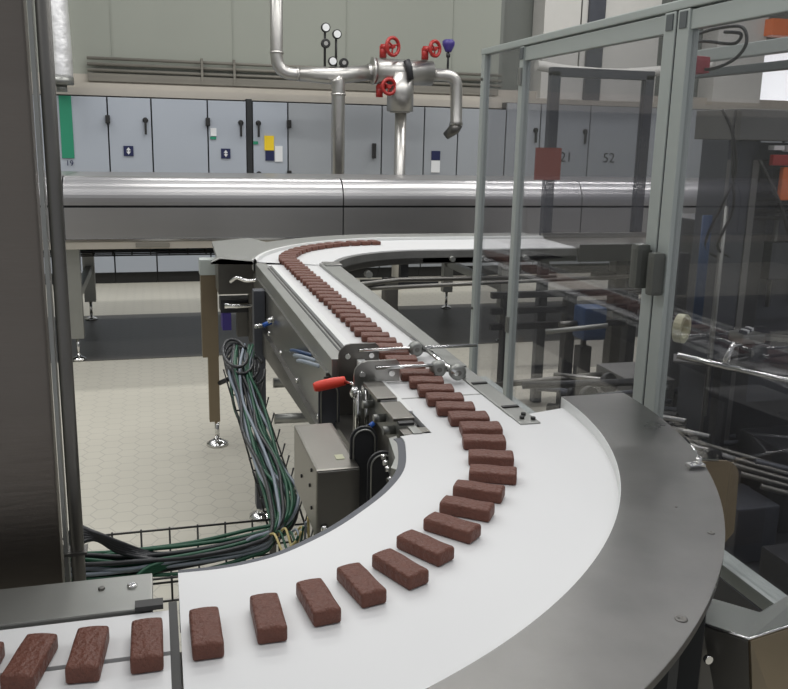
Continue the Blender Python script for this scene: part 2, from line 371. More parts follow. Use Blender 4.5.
for i, (x, zt, zs) in enumerate(((1.655, 2.58, (2.555, 2.41, 2.27)), (1.765, 2.53, (2.50, 2.32)))):
    t = thing('gauge_stack', 'black stem with small round gauges above the pipe, ' + ('left of the pair' if i == 0 else 'right of the pair'), 'gauge', (x, YP, 2.2), 'pressure gauges')
    MB().tube([(x, YP, 2.18), (x, YP, zt-.02)], .012, 8).build('stem', 'black', t)
    for j, z in enumerate(zs):
        dx = .07 if j == len(zs)-1 else 0
        if dx: z = z-.02 - (.06 if i else 0)
        g = MB().lathe([(.045, 0), (.045, .03), (.038, .035)], (x+dx, YP-.02, z), 16, Matrix.Rotation(PI/2, 4, 'X')).build('gauge', 'black', t)
        if j != 1: MB().lathe([(.034, 0), (.034, .004)], (x+dx, YP-.055, z), 16, Matrix.Rotation(PI/2, 4, 'X')).build('dial', 'white', g)
        else: MB().lathe([(.02, 0), (.02, .004)], (x+dx, YP-.055, z), 16, Matrix.Rotation(PI/2, 4, 'X')).build('dial', 'pipe', g)
# foil wrapped duct, ducts on the right
t = thing('foil_duct', 'shiny crumpled foil wrapped duct ending above the cabinets beside the pole', 'duct', (-.78, 9.2, 1.95))
pts = [(-.81, 9.15, 4.1), (-.81, 9.15, 3.2), (-.81, 9.15, 2.7), (-.80, 9.15, 2.3), (-.80, 9.15, 2.04)]
MB().tube(spline(pts, 6), .11, 16).build('jacket', 'foil', t)
MB().tube([(-.80, 9.15, 2.04), (-.80, 9.15, 1.97)], .115, 16).build('collar', 'galv', t)
MB().tube([(-.80, 9.15, 1.97), (-.80, 9.15, 1.905)], .05, 12).build('outlet', 'galv', t)
for x0, x1, z0, lb in ((4.46, 5.02, 1.985, 'pale vertical duct behind the guard, left of the dark upright'), (5.24, 5.98, 1.985, 'pale vertical duct behind the guard, right of the dark upright'), (6.80, 7.50, 2.02, 'large cream duct box on the back wall left of the bright window')):
    t = thing('wall_duct', lb, 'duct', ((x0+x1)/2, 9.9, z0))
    box(x0, x1, 9.75, 10.08, z0, 4.1, bev=.01).build('duct_body', 'beige', t)
    box(x0-.01, x1+.01, 9.73, 10.09, z0, z0+.05, bev=.004).build('flange', 'beigesteel', t)
o = box(5.01, 5.21, 9.7, 10.08, 1.98, 4.1).build('upright_beam', 'slate'); center(o, (5.11, 9.9, 1.98)); tag(o, 'dark vertical wall beam between the two pale ducts', 'beam')
t = thing('sagging_pipe', 'cream sagging pipe hanging in front of the wall ducts above the cabinets', 'pipe', (5.1, 9.1, 2.25))
MB().tube(spline([(4.1, 9.1, 2.35), (4.5, 9.1, 2.31), (5.1, 9.1, 2.30), (5.7, 9.1, 2.36), (6.3, 9.1, 2.44)], 8), .055, 12).build('pipe_jacket', 'beige', t)
for x in (4.6, 5.7): MB().tube([(x, 9.1, 2.32), (x, 9.1, 4.1)], .008, 6).build('hanger_rod', 'darksteel', t)
o = box(7.45, 8.6, 9.6, 9.8, 2.88, 3.08, bev=.01).build('orange_beam', 'orange'); center(o, (7.7, 9.7, 2.88)); tag(o, 'short orange beam high up above the bright window', 'beam')

# ------------------------------------------------------------------ cooling tunnel
t = thing('cooling_tunnel', 'long low steel covered conveyor tunnel crossing in front of the cabinets', 'conveyor', (1.5, 6.8, 0))
prof = [(6.0, .852), (6.0, 1.058)]
prof_up = [(6.0, 1.072), (6.0, 1.095)] + [(6.0+.14-.14*math.cos(a), 1.10+.155*math.sin(a)) for a in [PI/2*i/12 for i in range(1, 13)]] + [(7.5, 1.225), (7.6, 1.10), (7.6, 1.072)]
seams = [-4.26, -2.41, -.56, 1.292, 3.14, 4.99, 6.8]
for a, b in zip(seams, seams[1:]):
    c = MB().prism(prof_up, a+.004, b-.004, 'x').build('cover', 'cover', t)
    for f in c.data.polygons: f.use_smooth = False
    MB().box(a+.004, b-.004, 6.0, 6.02, .853, 1.056, bev=.002).build('side_panel', 'cover', t)
MB().box(-4.26, 6.8, 6.02, 7.58, .82, 1.072).build('inner_channel', 'seam', t)
MB().box(-4.26, 6.8, 5.985, 6.03, .838, .852).build('lip', 'chrome', t)
MB().box(-4.26, 6.8, 5.995, 6.045, .785, .835, bev=.003).box(-4.26, 6.8, 7.53, 7.58, .785, .835).build('base_rail', 'beigesteel', t)
m_ = MB(); m_.box(-.12, .1, 5.985, 5.996, .795, .825, bev=.003); m_.build('label_plate', 'traybrown', t)
for x in (-.53, 2.6, 5.2):
    for y in (6.14, 7.5):
        l = MB().box(x-.045, x+.045, y-.04, y+.04, .16, .785, bev=.004).build('leg', 'galv', t)
        MB().tube([(x, y, .16), (x, y, .02)], .012, 8).lathe([(.05, .004), (.05, .016), (.02, .03)], (x, y, 0), 16).build('foot', 'chrome', l)
for x in (-.53, 2.6): MB().box(x-.025, x+.025, 6.18, 7.46, .40, .46).build('cross_brace', 'galv', t)
t = thing('wire_cable_tray', 'dark wire basket tray hanging under the covered tunnel', 'cable tray', (0, 7.0, .62))
m_ = MB()
for y, z in ((6.9, .62), (7.0, .62), (7.1, .62), (6.9, .68), (6.9, .75), (7.1, .75)): m_.tube([(-1.2, y, z), (1.0, y, z)], .006, 5)
for i in range(16):
    x = -1.15+i*.14; m_.tube([(x, 6.9, .79), (x, 6.9, .62), (x, 7.1, .62), (x, 7.1, .79)], .005, 5)
m_.build('wire_basket', 'wirem', t)
for k in range(3):
    y = 6.94+.05*k
    o = tube(spline([(-1.2, y, .64), (-.3, y+.01, .65), (.3, y, .64), (1.0, y, .66)], 6), .012, 6).build('cable', ['cblack', 'cgreen', 'cblack'][k]); center(o, (0, y, .63))
    tag(o, ['front black cable lying in the wire tray under the tunnel', 'green cable lying in the wire tray under the tunnel', 'rear black cable lying in the wire tray under the tunnel'][k], 'cable', 'cables under the tunnel')

# ------------------------------------------------------------------ near curve conveyor
C = (-.167, 1.613)
inner = [(.0133, 1.0456), (.0661, 1.0452), (.112, 1.0535), (.1571, 1.0714), (.2266, 1.1200), (.2891, 1.1798), (.3495, 1.2501), (.3987, 1.334), (.4317, 1.4483), (.4330, 1.485)]
inner = [(p.x, p.y) for p in spline([(a, b, 0) for a, b in inner], 5)]
N = len(inner)
a_in = [-79.6, -1.6]
outer = [(C[0]+.985*math.cos(math.radians(a)), C[1]+.985*math.sin(math.radians(a))) for a in [-79.6+(78.0)*i/(N-1) for i in range(N)]]
t = thing('curved_conveyor', 'wide white curved belt conveyor with steel rim deck in the foreground', 'conveyor', (.3, 1.1, 0))
MB().strip(inner, outer, .985, 1.0).build('belt', 'belt', t)
# nose of the belt at the inner edge + thin dark steel side plate
inn2 = []
for i, (x, y) in enumerate(inner):
    p = Vector(inner[max(i-1, 0)]); q = Vector(inner[min(i+1, N-1)]); d = (q-p).normalized(); inn2.append((x-d.y*.014, y+d.x*.014))
MB().strip(inn2, [(x+.0005*0, y) for x, y in inner], .915, .997).build('inner_side_plate', 'slate', t)
inn3 = [(x-(ix-x)*-.0, y) for (x, y), (ix, iy) in zip(inn2, inner)]
MB().arcband(C, .986, 1.133, math.radians(-.8), math.radians(-100), 1.012, 1.021, 72).build('rim_deck', 'deck', t)
MB().arcband(C, .985, .997, math.radians(-1), math.radians(-100), .99, 1.0205, 72).build('inner_rim', 'rim', t)
MB().arcband(C, 1.127, 1.1335, math.radians(-.8), math.radians(-100), 1.010, 1.0205, 72).build('outer_lip', 'darksteel', t)
MB().arcband(C, 1.06, 1.075, math.radians(-1), math.radians(-100), .60, 1.012, 60).build('skirt', 'darksteel', t)
MB().arcband(C, .66, 1.06, math.radians(-2), math.radians(-78), .90, .93, 40).build('belt_bed', 'darksteel', t)
for ang in (-58, -27):
    a = math.radians(ang); x, y = C[0]+.95*math.cos(a), C[1]+.95*math.sin(a)
    l = MB().box(x-.03, x+.03, y-.03, y+.03, .05, .90).build('leg', 'darksteel', t)
    MB().tube([(x, y, .05), (x, y, .01)], .014, 8).lathe([(.05, 0), (.05, .012), (.02, .025)], (x, y, 0), 14).build('foot', 'chrome', l)
a = math.radians(-50.5)
for ang in (-50.5, -39):
    a = math.radians(ang); m4 = Matrix.Translation((C[0]+1.098*math.cos(a), C[1]+1.098*math.sin(a), 0)) @ Matrix.Rotation(a, 4, 'Z')
    MB().box(-.022, .022, -.02, .02, .45, .985, mtx=m4).build('rim_post', 'seam', t)
SCREWS = ((.5627, .7686, .0075), (.7329, .9548, .005), (.7349, 1.0432, .0022))
a = math.radians(-45); m4 = Matrix.Translation((C[0]+1.09*math.cos(a), C[1]+1.09*math.sin(a), 0)) @ Matrix.Rotation(a, 4, 'Z')
for x, y, rs in SCREWS:
    s = MB().lathe([(rs, 0), (rs, .0012), (rs*.8, .0018), (rs*.35, .0018), (rs*.3, .0008)], (x, y, 1.0205), 14); s.build('screw', 'darksteel', t)
# end bracket of the inner side (light ring segment)
m_ = MB().strip([(.3987-.022, 1.345), (.397, 1.39), (.4317-.026, 1.4483), (.412, 1.49)], [(.3975-.012, 1.334), (.4317-.018, 1.39), (.4317-.012, 1.4483), (.430, 1.50)], .93, .996); m_.build('end_bracket', 'galv', t)
for y, x in ((1.40, .396), (1.43, .400), (1.46, .404)): MB().lathe([(.005, 0), (.005, .008)], (x-.006, y, .972), 10, Matrix.Rotation(-PI/2, 4, 'Y')).build('bolt', 'chrome', t)

# ------------------------------------------------------------------ discharge conveyor (bottom left)
t = thing('discharge_conveyor', 'straight white discharge belt leaving through the lower left corner', 'conveyor', (-.4, .8, 0))
MB().box(-1.3, .0, .872, .957, .985, 1.0).build('belt', 'belt', t)
MB().box(-1.3, .0, .55, .864, .985, 1.0).build('belt', 'belt', t)
MB().box(-1.3, .004, .864, .872, .975, .990).box(.0, .010, .55, .99, .94, .992).build('gap_strip', 'black', t)
MB().box(-1.3, -.018, .962, 1.046, .985, 1.004, bev=.002).build('side_deck', 'galv', t)
MB().box(-1.3, -.02, .97, 1.04, .88, .985).build('side_beam', 'darksteel', t)
MB().box(-1.3, -.0, .56, .96, .90, .93).build('belt_bed', 'darksteel', t)
MB().box(-.038, -.006, .958, .974, 1.002, 1.008).build('dark_clip', 'black', t)
MB().lathe([(.006, 0), (.006, .003), (.004, .004)], (-.042, 1.016, 1.004), 12).build('screw', 'chrome', t)
MB().lathe([(.004, 0), (.004, .002), (.003, .003)], (-.078, 1.018, 1.004), 12).build('screw', 'darksteel', t)
for x in (-.22, -1.1):
    l = MB().box(x-.03, x+.03, .72, .78, .05, .90).build('leg', 'darksteel', t)
    MB().tube([(x, .75, .05), (x, .75, .01)], .014, 8).lathe([(.05, 0), (.05, .012), (.02, .025)], (x, .75, 0), 14).build('foot', 'chrome', l)
o = MB().box(.0125, .04, 1.0, 1.046, .93, .984).build('corner_plate', 'galv'); bpy.data.objects.remove(o)

# ------------------------------------------------------------------ straight conveyor
t = thing('straight_conveyor', 'straight narrow white belt conveyor joining the near and far curves', 'conveyor', (.58, 2.6, 0))
MB().box(.498, .684, 1.50, 3.66, .985, .999).build('belt', 'belt', t)
# widening white shoe towards the near curve, with its cross seam
MB().box(.50, .684, 1.715, 1.721, .9985, .9995).build('seam', 'galv', t)
MB().box(.478, .498, 1.62, 3.68, .96, 1.004, bev=.002).build('guide_strip', 'rim', t)
MB().box(.464, .478, 2.06, 3.68, .95, .992).box(.478, .481, 1.53, 1.83, .95, 1.0035).box(.452, .4575, 2.1, 3.6, .95, 1.0042).build('guide_slot', 'black', t)
MB().box(.418, .464, 2.065, 3.75, .955, 1.003, bev=.003).box(.460, .478, 1.49, 1.83, .93, 1.003, bev=.002).build('left_rail', 'galv', t)
MB().prism([(.684, 1.93), (.728, 1.93), (.765, 3.66), (.684, 3.66)], .955, 1.006).box(.684, .694, 1.93, 3.66, 1.006, 1.011).build('right_rail', 'galv', t)
MB().box(.684, .728, 1.50, 1.94, .955, 1.003, bev=.003).build('right_shoe', 'galv', t)
for y in (1.60, 1.78): MB().box(.688, .724, y, y+.010, 1.003, 1.006).build('shoe_slot', 'black', t)
for x, y in ((.70, 1.53), (.712, 1.55), (.72, 1.52)): MB().lathe([(.005, 0), (.005, .005)], (x, y, 1.003), 10).build('bolt', 'black', t)
MB().box(.410, .420, 2.10, 3.75, .80, .957).build('side_panel', 'steel', t)
MB().box(.745, .757, 1.62, 3.66, .80, .957).build('side_panel', 'steel', t)
MB().box(.414, .745, 1.7, 3.6, .84, .86).build('belt_bed', 'darksteel', t)
MB().box(.47, .478, 1.56, 2.10, .84, .93).box(.404, .478, 2.09, 2.10, .80, .95).prism([(2.10, .80), (3.6, .80), (3.6, .72), (3.35, .70), (2.2, .775)], .395, .45, 'x').build('lower_beam', 'darksteel', t)
for k, y in enumerate((2.15, 2.5, 2.85, 3.15, 3.45)):
    MB().lathe([(.009, 0), (.009, .006), (.005, .009)], (.404, y, .825), 10, Matrix.Rotation(-PI/2, 4, 'Y')).build('bolt', 'chrome', t)
for x, y in ((.385, 3.35), (.72, 3.35)):
    l = MB().box(x-.022, x+.022, y-.03, y+.03, .05, .957 if x < .5 else .80, bev=.003).build('leg', 'slate' if x < .5 else 'darksteel', t)
    MB().tube([(x, y, .05), (x, y, .01)], .014, 8).lathe([(.05, 0), (.05, .012), (.02, .025)], (x, y, 0), 14).build('foot', 'chrome', l)
for x, y in ((.56, 1.78), (.74, 2.1)):
    l = MB().box(x-.03, x+.03, y-.03, y+.03, .05, .86).build('leg', 'darksteel', t)
    MB().tube([(x, y, .05), (x, y, .01)], .014, 8).lathe([(.05, 0), (.05, .012), (.02, .025)], (x, y, 0), 14).build('foot', 'chrome', l)
MB().tube([(.44, 3.35, .575), (.70, 3.35, .572)], .02, 10).build('cross_brace', 'galv', t)
MB().tube([(.44, 3.33, .43), (.70, 3.33, .425)], .02, 10).build('cross_brace', 'galv', t)
# dark rail blocks near the near end
m_ = MB()
m_.box(.440, .484, 1.56, 1.67, 1.003, 1.010, bev=.002).box(.440, .484, 1.69, 1.82, 1.003, 1.012, bev=.002)
m_.box(.442, .497, 1.492, 1.528, .985, 1.0)
m_.build('rail_block', 'boxsteel', t)
MB().box(.445, .48, 1.675, 1.685, 1.003, 1.009).build('block_gap', 'black', t); MB().box(.445, .475, 1.535, 1.55, 1.003, 1.008).build('block_gap', 'black', t)
for y in (1.62, 1.70, 1.80): MB().tube([(.435, y, .965), (.46, y, .965)], .009, 10).build('rail_bolt', 'galv', t)
# chrome guide rod with knurled clamp knobs along the right rail
gr = MB().tube([(.648, 2.14, 1.030), (.648, 1.78, 1.030)], .005, 10).build('guide_rod', 'chrome', t)
for x, y in ((.631, 2.04), (.626, 1.845), (.661, 1.81)):
    k = MB().lathe([(.010, -.012), (.019, -.010), (.019, .006), (.012, .010)], (x, y, 1.026), 14, Matrix.Rotation(PI/2, 4, 'X')).build('clamp_knob', 'galv', t)
    MB().tube([(x, y-.012, 1.026), (x, y+.02, 1.026)], .006, 8).tube([(x, y, 1.026), (.69, y+.03, 1.006)], .004, 6).build('clamp_stem', 'darksteel', k)

# gate brackets over the belt
def bracket(y, x0, xe, label, zt, leg_w, zb, rodx):
    t = thing('gate_bracket', label, 'bracket', (x0, y, zb))
    zlo = zt-.050
    poly = [(x0, zb), (x0, zt-.03)] + [(x0+.03-.03*math.cos(a), zt-.03+.03*math.sin(a)) for a in (PI/8, PI/4, 3*PI/8)] + [(x0+.03, zt), (xe-.008, zt), (xe, zt-.008), (xe, zlo)]
    poly += [(x0+leg_w+.02, zlo), (x0+leg_w+.006, zlo-.006), (x0+leg_w, zlo-.02), (x0+leg_w, zb)]
    MB().prism(poly, y-.004, y+.004, 'y').build('plate', 'steel' if y < 1.9 else 'darksteel', t)
    MB().tube([(x0+.05, y-.008, zt-.016), (rodx, y-.008, zt-.016)], .0045, 8).build('rod', 'chrome', t)
    m_ = MB()
    for x in (x0+leg_w*.5, xe-.02): m_.lathe([(.007, 0), (.007, .006)], (x, y-.004, zt-.03), 10, Matrix.Rotation(PI/2, 4, 'X'))
    m_.build('bolts', 'chrome', t)
    return t
g1 = bracket(2.05, .432, .535, 'dark steel gate bracket spanning the belt, the farther of the two', 1.044, .044, .80, .795)
g2 = bracket(1.85, .426, .533, 'grey steel gate bracket spanning the belt, the nearer of the two', 1.052, .036, .80, .628)
MB().tube([(.432, 1.83, .99), (.432, 1.83, .845)], .007, 8).tube([(.452, 1.83, .99), (.452, 1.83, .845)], .006, 8).build('guide_pins', 'chrome', g2)
MB().box(.405, .475, 1.80, 1.87, .80, .835, bev=.004).build('foot_block', 'galv', g2)
MB().lathe([(.010, -.012), (.012, 0), (.006, .012)], (.425, 1.835, .985), 12).build('knob', 'chrome', g2)
t = thing('toggle_lever', 'red rubber gripped lever sticking out beside the gate brackets', 'lever', (.42, 1.96, .96))
MB().tube(spline([(.355, 1.97, .960), (.375, 1.97, .964), (.405, 1.97, .969), (.432, 1.97, .973)], 4), [.009, .0115, .0125, .013, .0135, .0135, .0135, .0135, .0135, .013, .012, .012, .011], 12).build('grip', 'redgrip', t)
MB().tube([(.425, 1.97, .972), (.47, 1.90, .974)], .005, 8).build('shaft', 'chrome', t)

# arched black plates, motor box, hoses under the straight conveyor
def arch_plate(x0, x1, z0, z1, y, name, label, th=.006, m='soot'):
    r = (x1-x0)/2; c = ((x0+x1)/2, z1-r)
    poly = [(x0, z0)] + arc(c, r, PI, 0, 12) + [(x1, z0)]
    t = thing(name, label, 'plate', (c[0], y, z0))
    MB().prism(poly, y-th/2, y+th/2, 'y').build('plate', m, t)
    pts = [(x0+.006, y-th, z0)] + [(c[0]+(r-.006)*math.cos(a), y-th, c[1]+(r-.006)*math.sin(a)) for a in [PI-PI*i/12 for i in range(13)]] + [(x1-.006, y-th, z0)]
    MB().tube(pts, .0018, 6).build('edge_trim', 'galv', t)
    return t
arch_plate(.372, .425, .84, .962, 2.0, 'arched_guard_plate', 'dark arched plate left of the gate brackets, above the motor box', m='slate')
arch_plate(.362, .418, .80, .985, 1.60, 'arched_guard_plate', 'narrow dark arched plate, left of the pair beside the inner curve')
arch_plate(.374, .430, .80, .968, 1.50, 'arched_guard_plate', 'wider dark arched plate, right of the pair beside the inner curve')
t = thing('motor_box', 'rectangular stainless drive box on a post under the inner curve', 'box', (.32, 1.68, 0))
MB().box(.285, .372, 1.55, 1.83, .775, .918, bev=.006).build('housing', 'boxsteel', t)
MB().box(.287, .370, 1.5475, 1.5515, .785, .915, bev=.001).build('front_cover', 'darksteel', t)
m_ = MB()
for z, y in ((.90, 1.60), (.86, 1.62), (.82, 1.60), (.84, 1.72)): m_.lathe([(.004, 0), (.004, .003)], (.285, y, z), 8, Matrix.Rotation(-PI/2, 4, 'Y'))
m_.build('screws', 'black', t)
MB().box(.335, .352, 1.60, 1.625, .918, .9192).build('label', 'ivory', t)
MB().box(.31, .35, 1.66, 1.72, .012, .775).box(.27, .39, 1.62, 1.76, 0, .012).build('post', 'darksteel', t)
MB().lathe([(.008, 0), (.008, .01), (.005, .014)], (.30, 1.548, .80), 10, Matrix.Rotation(PI/2, 4, 'X')).build('bolt', 'chrome', t)
def fitting(p, d, label, m='blue'):
    p = Vector(p); d = Vector(d)
    t = thing('push_fitting', label, 'fitting', p)
    MB().tube([p, p+d*.35], .0055, 10).build('body', m, t)
    MB().tube([p+d*.35, p+d], .0075, 10).build('sleeve', 'chrome', t)
fitting((.425, 1.66, .968), (-.032, -.02, -.015), 'blue and silver push-in fitting beneath the rail blocks')
fitting((.428, 1.42, .955), (-.038, -.01, -.012), 'blue and silver push-in fitting in front of the arched plates')
fitting((.375, 1.36, .925), (-.022, .005, .004), 'silver fitting below the arched plates', 'chrome')
for i, (dy, dz, mm_) in enumerate(((0, 0, 'cgrey'), (.06, .004, 'cgrey'), (.12, 0, 'bluechain'))):
    P_ = [(.402, 2.46+dy, .900), (.380, 2.36+dy, .925), (.383, 2.27+dy, .945), (.416, 2.19+dy, .950)]
    o = tube(spline(P_, 5), .006, 8).build('air_hose', mm_); center(o, P_[0]); tag(o, ['short grey air hose nearest the red lever', 'middle short grey air hose behind the red lever', 'short dark blue air hose behind the two grey ones'][i], 'hose')
t = thing('air_valve', 'small silver and blue air valve on the conveyor side panel', 'valve', (.385, 3.05, .9))
MB().tube([(.34, 3.10, .865), (.372, 3.10, .868)], .008, 8).tube([(.38, 3.04, .895), (.403, 3.04, .905)], .010, 8).build('body', 'chrome', t)
MB().tube([(.372, 3.10, .868), (.402, 3.10, .880)], .009, 8).build('sleeve', 'blue', t)
o = tube(spline([(.30, 3.62, .945), (.325, 3.60, .965), (.36, 3.58, .955), (.402, 3.56, .960)], 5), .007, 8).build('air_hose', 'chrome'); center(o, (.30, 3.62, .945)); tag(o, 'silver braided hose curling beside the far end of the straight conveyor', 'hose')

# ------------------------------------------------------------------ far curve conveyor
F = (1.3, 3.6)
t = thing('far_curved_conveyor', 'white belt conveyor at the back curving right behind the guard panels', 'conveyor', (1.3, 4.4, 0))
A = [PI-(PI/2)*i/32 for i in range(33)]
fin = [(.74, 3.66)] + [(F[0]+.56*math.cos(a), F[1]+.545*math.sin(a)) for a in A[3:]] + [(2.15, 4.145)]
fout = [(.425, 3.80)] + [(F[0]+.885*math.cos(a)*1.0, F[1]+.945*math.sin(a)) for a in A[3:]] + [(2.15, 4.545)]
MB().strip(fin, fout, .985, 1.0).build('belt', 'belt', t)
MB().prism([(.498, 3.66), (.74, 3.66), (.74, 3.70), (.425, 3.80), (.43, 3.74)], .985, .9995).build('belt_lead_in', 'belt', t)
f1 = [(.410, 3.80)] + [(F[0]+.90*math.cos(a), F[1]+.965*math.sin(a)) for a in A[3:]] + [(2.15, 4.565)]
MB().strip(fout, f1, .97, 1.015).build('guide_rim', 'rim', t)
MB().box(2.15, 6.5, 4.12, 4.80, .95, 1.0).box(2.15, 6.5, 4.10, 4.12, .93, 1.02).box(2.15, 6.5, 4.56, 4.58, 1.0, 1.03).build('covered_run', 'steel', t)
f2 = [(.28, 3.90)] + [(F[0]+1.08*math.cos(a), F[1]+1.22*math.sin(a)) for a in A[3:]] + [(2.15, 4.82)]
MB().strip(f1, f2, .998, 1.004).build('rim_deck', 'galv', t)
fs = [(x, y) for x, y in fin]; fs2 = [(F[0]+(x-F[0])*.96 if x < F[0] else x, F[1]+(y-F[1])*.97) for x, y in fin]
MB().strip(fs2, fs, .935, .996).build('inner_skirt', 'greymach', t)
MB().strip(fs2, fout, .93, .96).build('belt_bed', 'darksteel', t)
m_ = MB()
for i in range(3):
    a = PI - .35 - i*.30; x, y = F[0]+.53*math.cos(a), F[1]+.52*math.sin(a)
    m_.lathe([(.018, -.02), (.018, .02)], (x, y, .90), 10, Matrix.Rotation(PI/2, 4, 'X'))
for x in (1.45, 1.62, 1.85): m_.lathe([(.014, -.02), (.014, .02)], (x, 4.12, .955), 10, Matrix.Rotation(PI/2, 4, 'X'))
m_.build('rollers', 'galv', t)
m_ = MB().tube([(.80, 3.80, .88), (1.15, 4.02, .87), (2.0, 4.05, .86)], .012, 8).tube([(.9, 3.9, .85), (2.6, 4.1, .85)], .010, 8)
m_.build('under_rod', 'darksteel', t)
MB().box(.70, .775, 3.60, 3.70, .93, 1.012, bev=.004).build('corner_bracket', 'steel', t)
for x, y in ((1.15, 4.20), (2.5, 4.3)):
    l = MB().box(x-.035, x+.035, y-.04, y+.04, .05, .85 if x < 2 else .93, bev=.01).build('leg', 'darksteel', t)
    MB().box(x-.15, x+.25, y-.03, y+.03, .80, .84).box(x+.05, x+.09, y-.02, y+.02, .84, .935).build('cross_bar', 'soot', t)
    MB().tube([(x, y, .05), (x, y, .01)], .014, 8).lathe([(.05, 0), (.05, .012), (.02, .025)], (x, y, 0), 14).build('foot', 'chrome', l)
# corner deck at the outside of the far curve
t = thing('corner_deck', 'flat steel transfer plate with dark drive box left of the far curve', 'machine', (.36, 4.1, 0))
MB().prism([(.272, 3.93), (.43, 3.88), (.60, 4.45), (.50, 4.75), (.29, 4.6)], .978, .997).build('plate', 'galv', t)
MB().box(.272, .455, 3.93, 4.12, .835, .976, bev=.004).build('drive_box', 'darksteel', t)
MB().box(.285, .44, 3.98, 4.1, .74, .80).build('motor', 'soot', t)
MB().tube([(.30, 3.97, .775), (.43, 3.97, .775)], .014, 10).build('shaft', 'chrome', t)
MB().box(.29, .33, 3.97, 4.08, .66, .74).build('connector', 'purple', t)
MB().box(.41, .45, 3.96, 4.0, .60, .835).box(.36, .41, 4.0, 4.06, .62, .74).build('mount', 'darksteel', t)
t = thing('support_leg', 'bronze toned support leg with grey cap and round foot, left of the far curve', 'leg', (.26, 4.26, 0))
MB().box(.209, .287, 4.22, 4.30, .47, .93, bev=.002).build('upper_sleeve', 'bronze', t)
MB().box(.205, .291, 4.215, 4.305, .88, .955, bev=.003).build('cap', 'alu', t)
MB().box(.235, .287, 4.235, 4.285, .13, .47, bev=.002).build('lower_tube', 'bronze', t)
MB().tube([(.272, 4.26, .13), (.272, 4.26, .02)], .012, 10).lathe([(.055, 0), (.055, .012), (.02, .03)], (.272, 4.26, 0), 20).build('foot', 'chrome', t)
MB().tube([(.287, 4.24, .33), (.33, 4.2, .36)], .012, 8).build('side_arm', 'soot', t)

# ------------------------------------------------------------------ chocolate bars
def bar_mesh():
    t = bmesh.new(); bmesh.ops.create_cube(t, size=1)
    bmesh.ops.scale(t, vec=(.078, .041, .019), verts=t.verts)
    bmesh.ops.bevel(t, geom=list(t.edges), offset=.0045, segments=3, affect='EDGES', profile=.6)
    bmesh.ops.subdivide_edges(t, edges=[e for e in t.edges if e.calc_length() > .02], cuts=5, use_grid_fill=True)
    for v in t.verts:
        if v.co.z > .004: v.co.z += .0014*math.cos(v.co.y/.0205*PI/2) + .0005*math.sin(v.co.x*420)
        v.co.z += .0095
    for f in t.faces: f.smooth = True
    me = bpy.data.meshes.new('chocolate_bar'); t.to_mesh(me); t.free(); me.materials.append(M['choc']); return me
BM = bar_mesh()
def place_bar(x, y, rot, label, group, wide=1.0):
    o = bpy.data.objects.new('chocolate_bar', BM); col.objects.link(o)
    o.location = (x, y, 1.0003); o.scale = (1, wide, 1); o.rotation_euler = (0, 0, rot+random.uniform(-.03, .03)); tag(o, label, 'chocolate bar', group)
near = [(.5667, 1.397), (.549, 1.318), (.525, 1.2484), (.477, 1.187), (.4364, 1.1305), (.393, 1.074), (.337, 1.0236), (.288, .975), (.2302, .9466), (.1713, .9192), (.1094, .898), (.039, .8828),
        (-.0238, .8739), (-.0838, .8711), (-.1407, .8701), (-.192, .8667), (-.262, .867)]
nrot = [-.26, -.32, -.42, -.55, -.64, -.85, -1.0, -1.15, -1.33, -1.45, -1.54, -1.54, -1.567, -1.68, -1.76, -1.72, -1.57]
ordn = ['first', 'second', 'third', 'fourth', 'fifth', 'sixth', 'seventh', 'eighth', 'ninth', 'tenth', 'eleventh', 'twelfth']
for i, ((x, y), r) in enumerate(zip(near, nrot)):
    if i < 12: lb = 'milk chocolate bar on the near curved belt, %s from its joint with the straight belt' % ordn[i]
    else: lb = 'milk chocolate bar on the discharge belt, %s to the left of the belt joint' % ordn[i-12]
    place_bar(x, y, r, lb, 'chocolate bars on the near curve' if i < 12 else 'chocolate bars on the discharge belt', .95 if i < 3 else .82)
y = 1.465; k = 0
while y < 3.72:
    x = .5835 + (y-1.5)*(-.008) + random.uniform(-.003, .003)
    place_bar(x, y, -.20+.03*(y-1.5)+random.uniform(-.02, .02), 'milk chocolate bar in the close-packed row on the straight belt', 'chocolate bars close-packed on the straight belt', 1.16)
    y += .066; k += 1
path = spline([(.563, 3.74, 0), (.58, 3.88, 0), (.64, 4.045, 0), (.73, 4.18, 0), (.87, 4.30, 0), (1.0, 4.355, 0), (1.13, 4.38, 0)], 12)
d = 0; last = path[0]
for a, b in zip(path, path[1:]):
    d += (b-a).length
    if (b-last).length > .058 or last is path[0]:
        dr = (b-a); place_bar(b.x, b.y, math.atan2(dr.y, dr.x)-PI/2, 'milk chocolate bar in the close-packed row rounding the far curve', 'chocolate bars close-packed on the far curve', 1.16); last = b

# ------------------------------------------------------------------ left column and pole
t = thing('steel_column_cabinet', 'tall brushed stainless cabinet filling the left edge', 'cabinet', (-.6, 1.5, 0))
MB().box(-1.2, -.137, 1.15, 1.18, 0, 2.6, bev=.003).build('body', 'panel', t)
t = thing('round_pole', 'round steel pole standing along the edge of the steel cabinet', 'pole', (-.117, 1.16, 0))
MB().tube([(-.1145, 1.135, .0), (-.1145, 1.135, 2.6)], .0088, 16).build('pole', 'darksteel', t)
MB().box(-.131, -.126, 1.13, 1.15, 0, 2.6).build('light_trim', 'galv', t)
MB().box(-.130, -.102, 1.124, 1.149, .999, 1.003).build('clamp', 'darksteel', t)

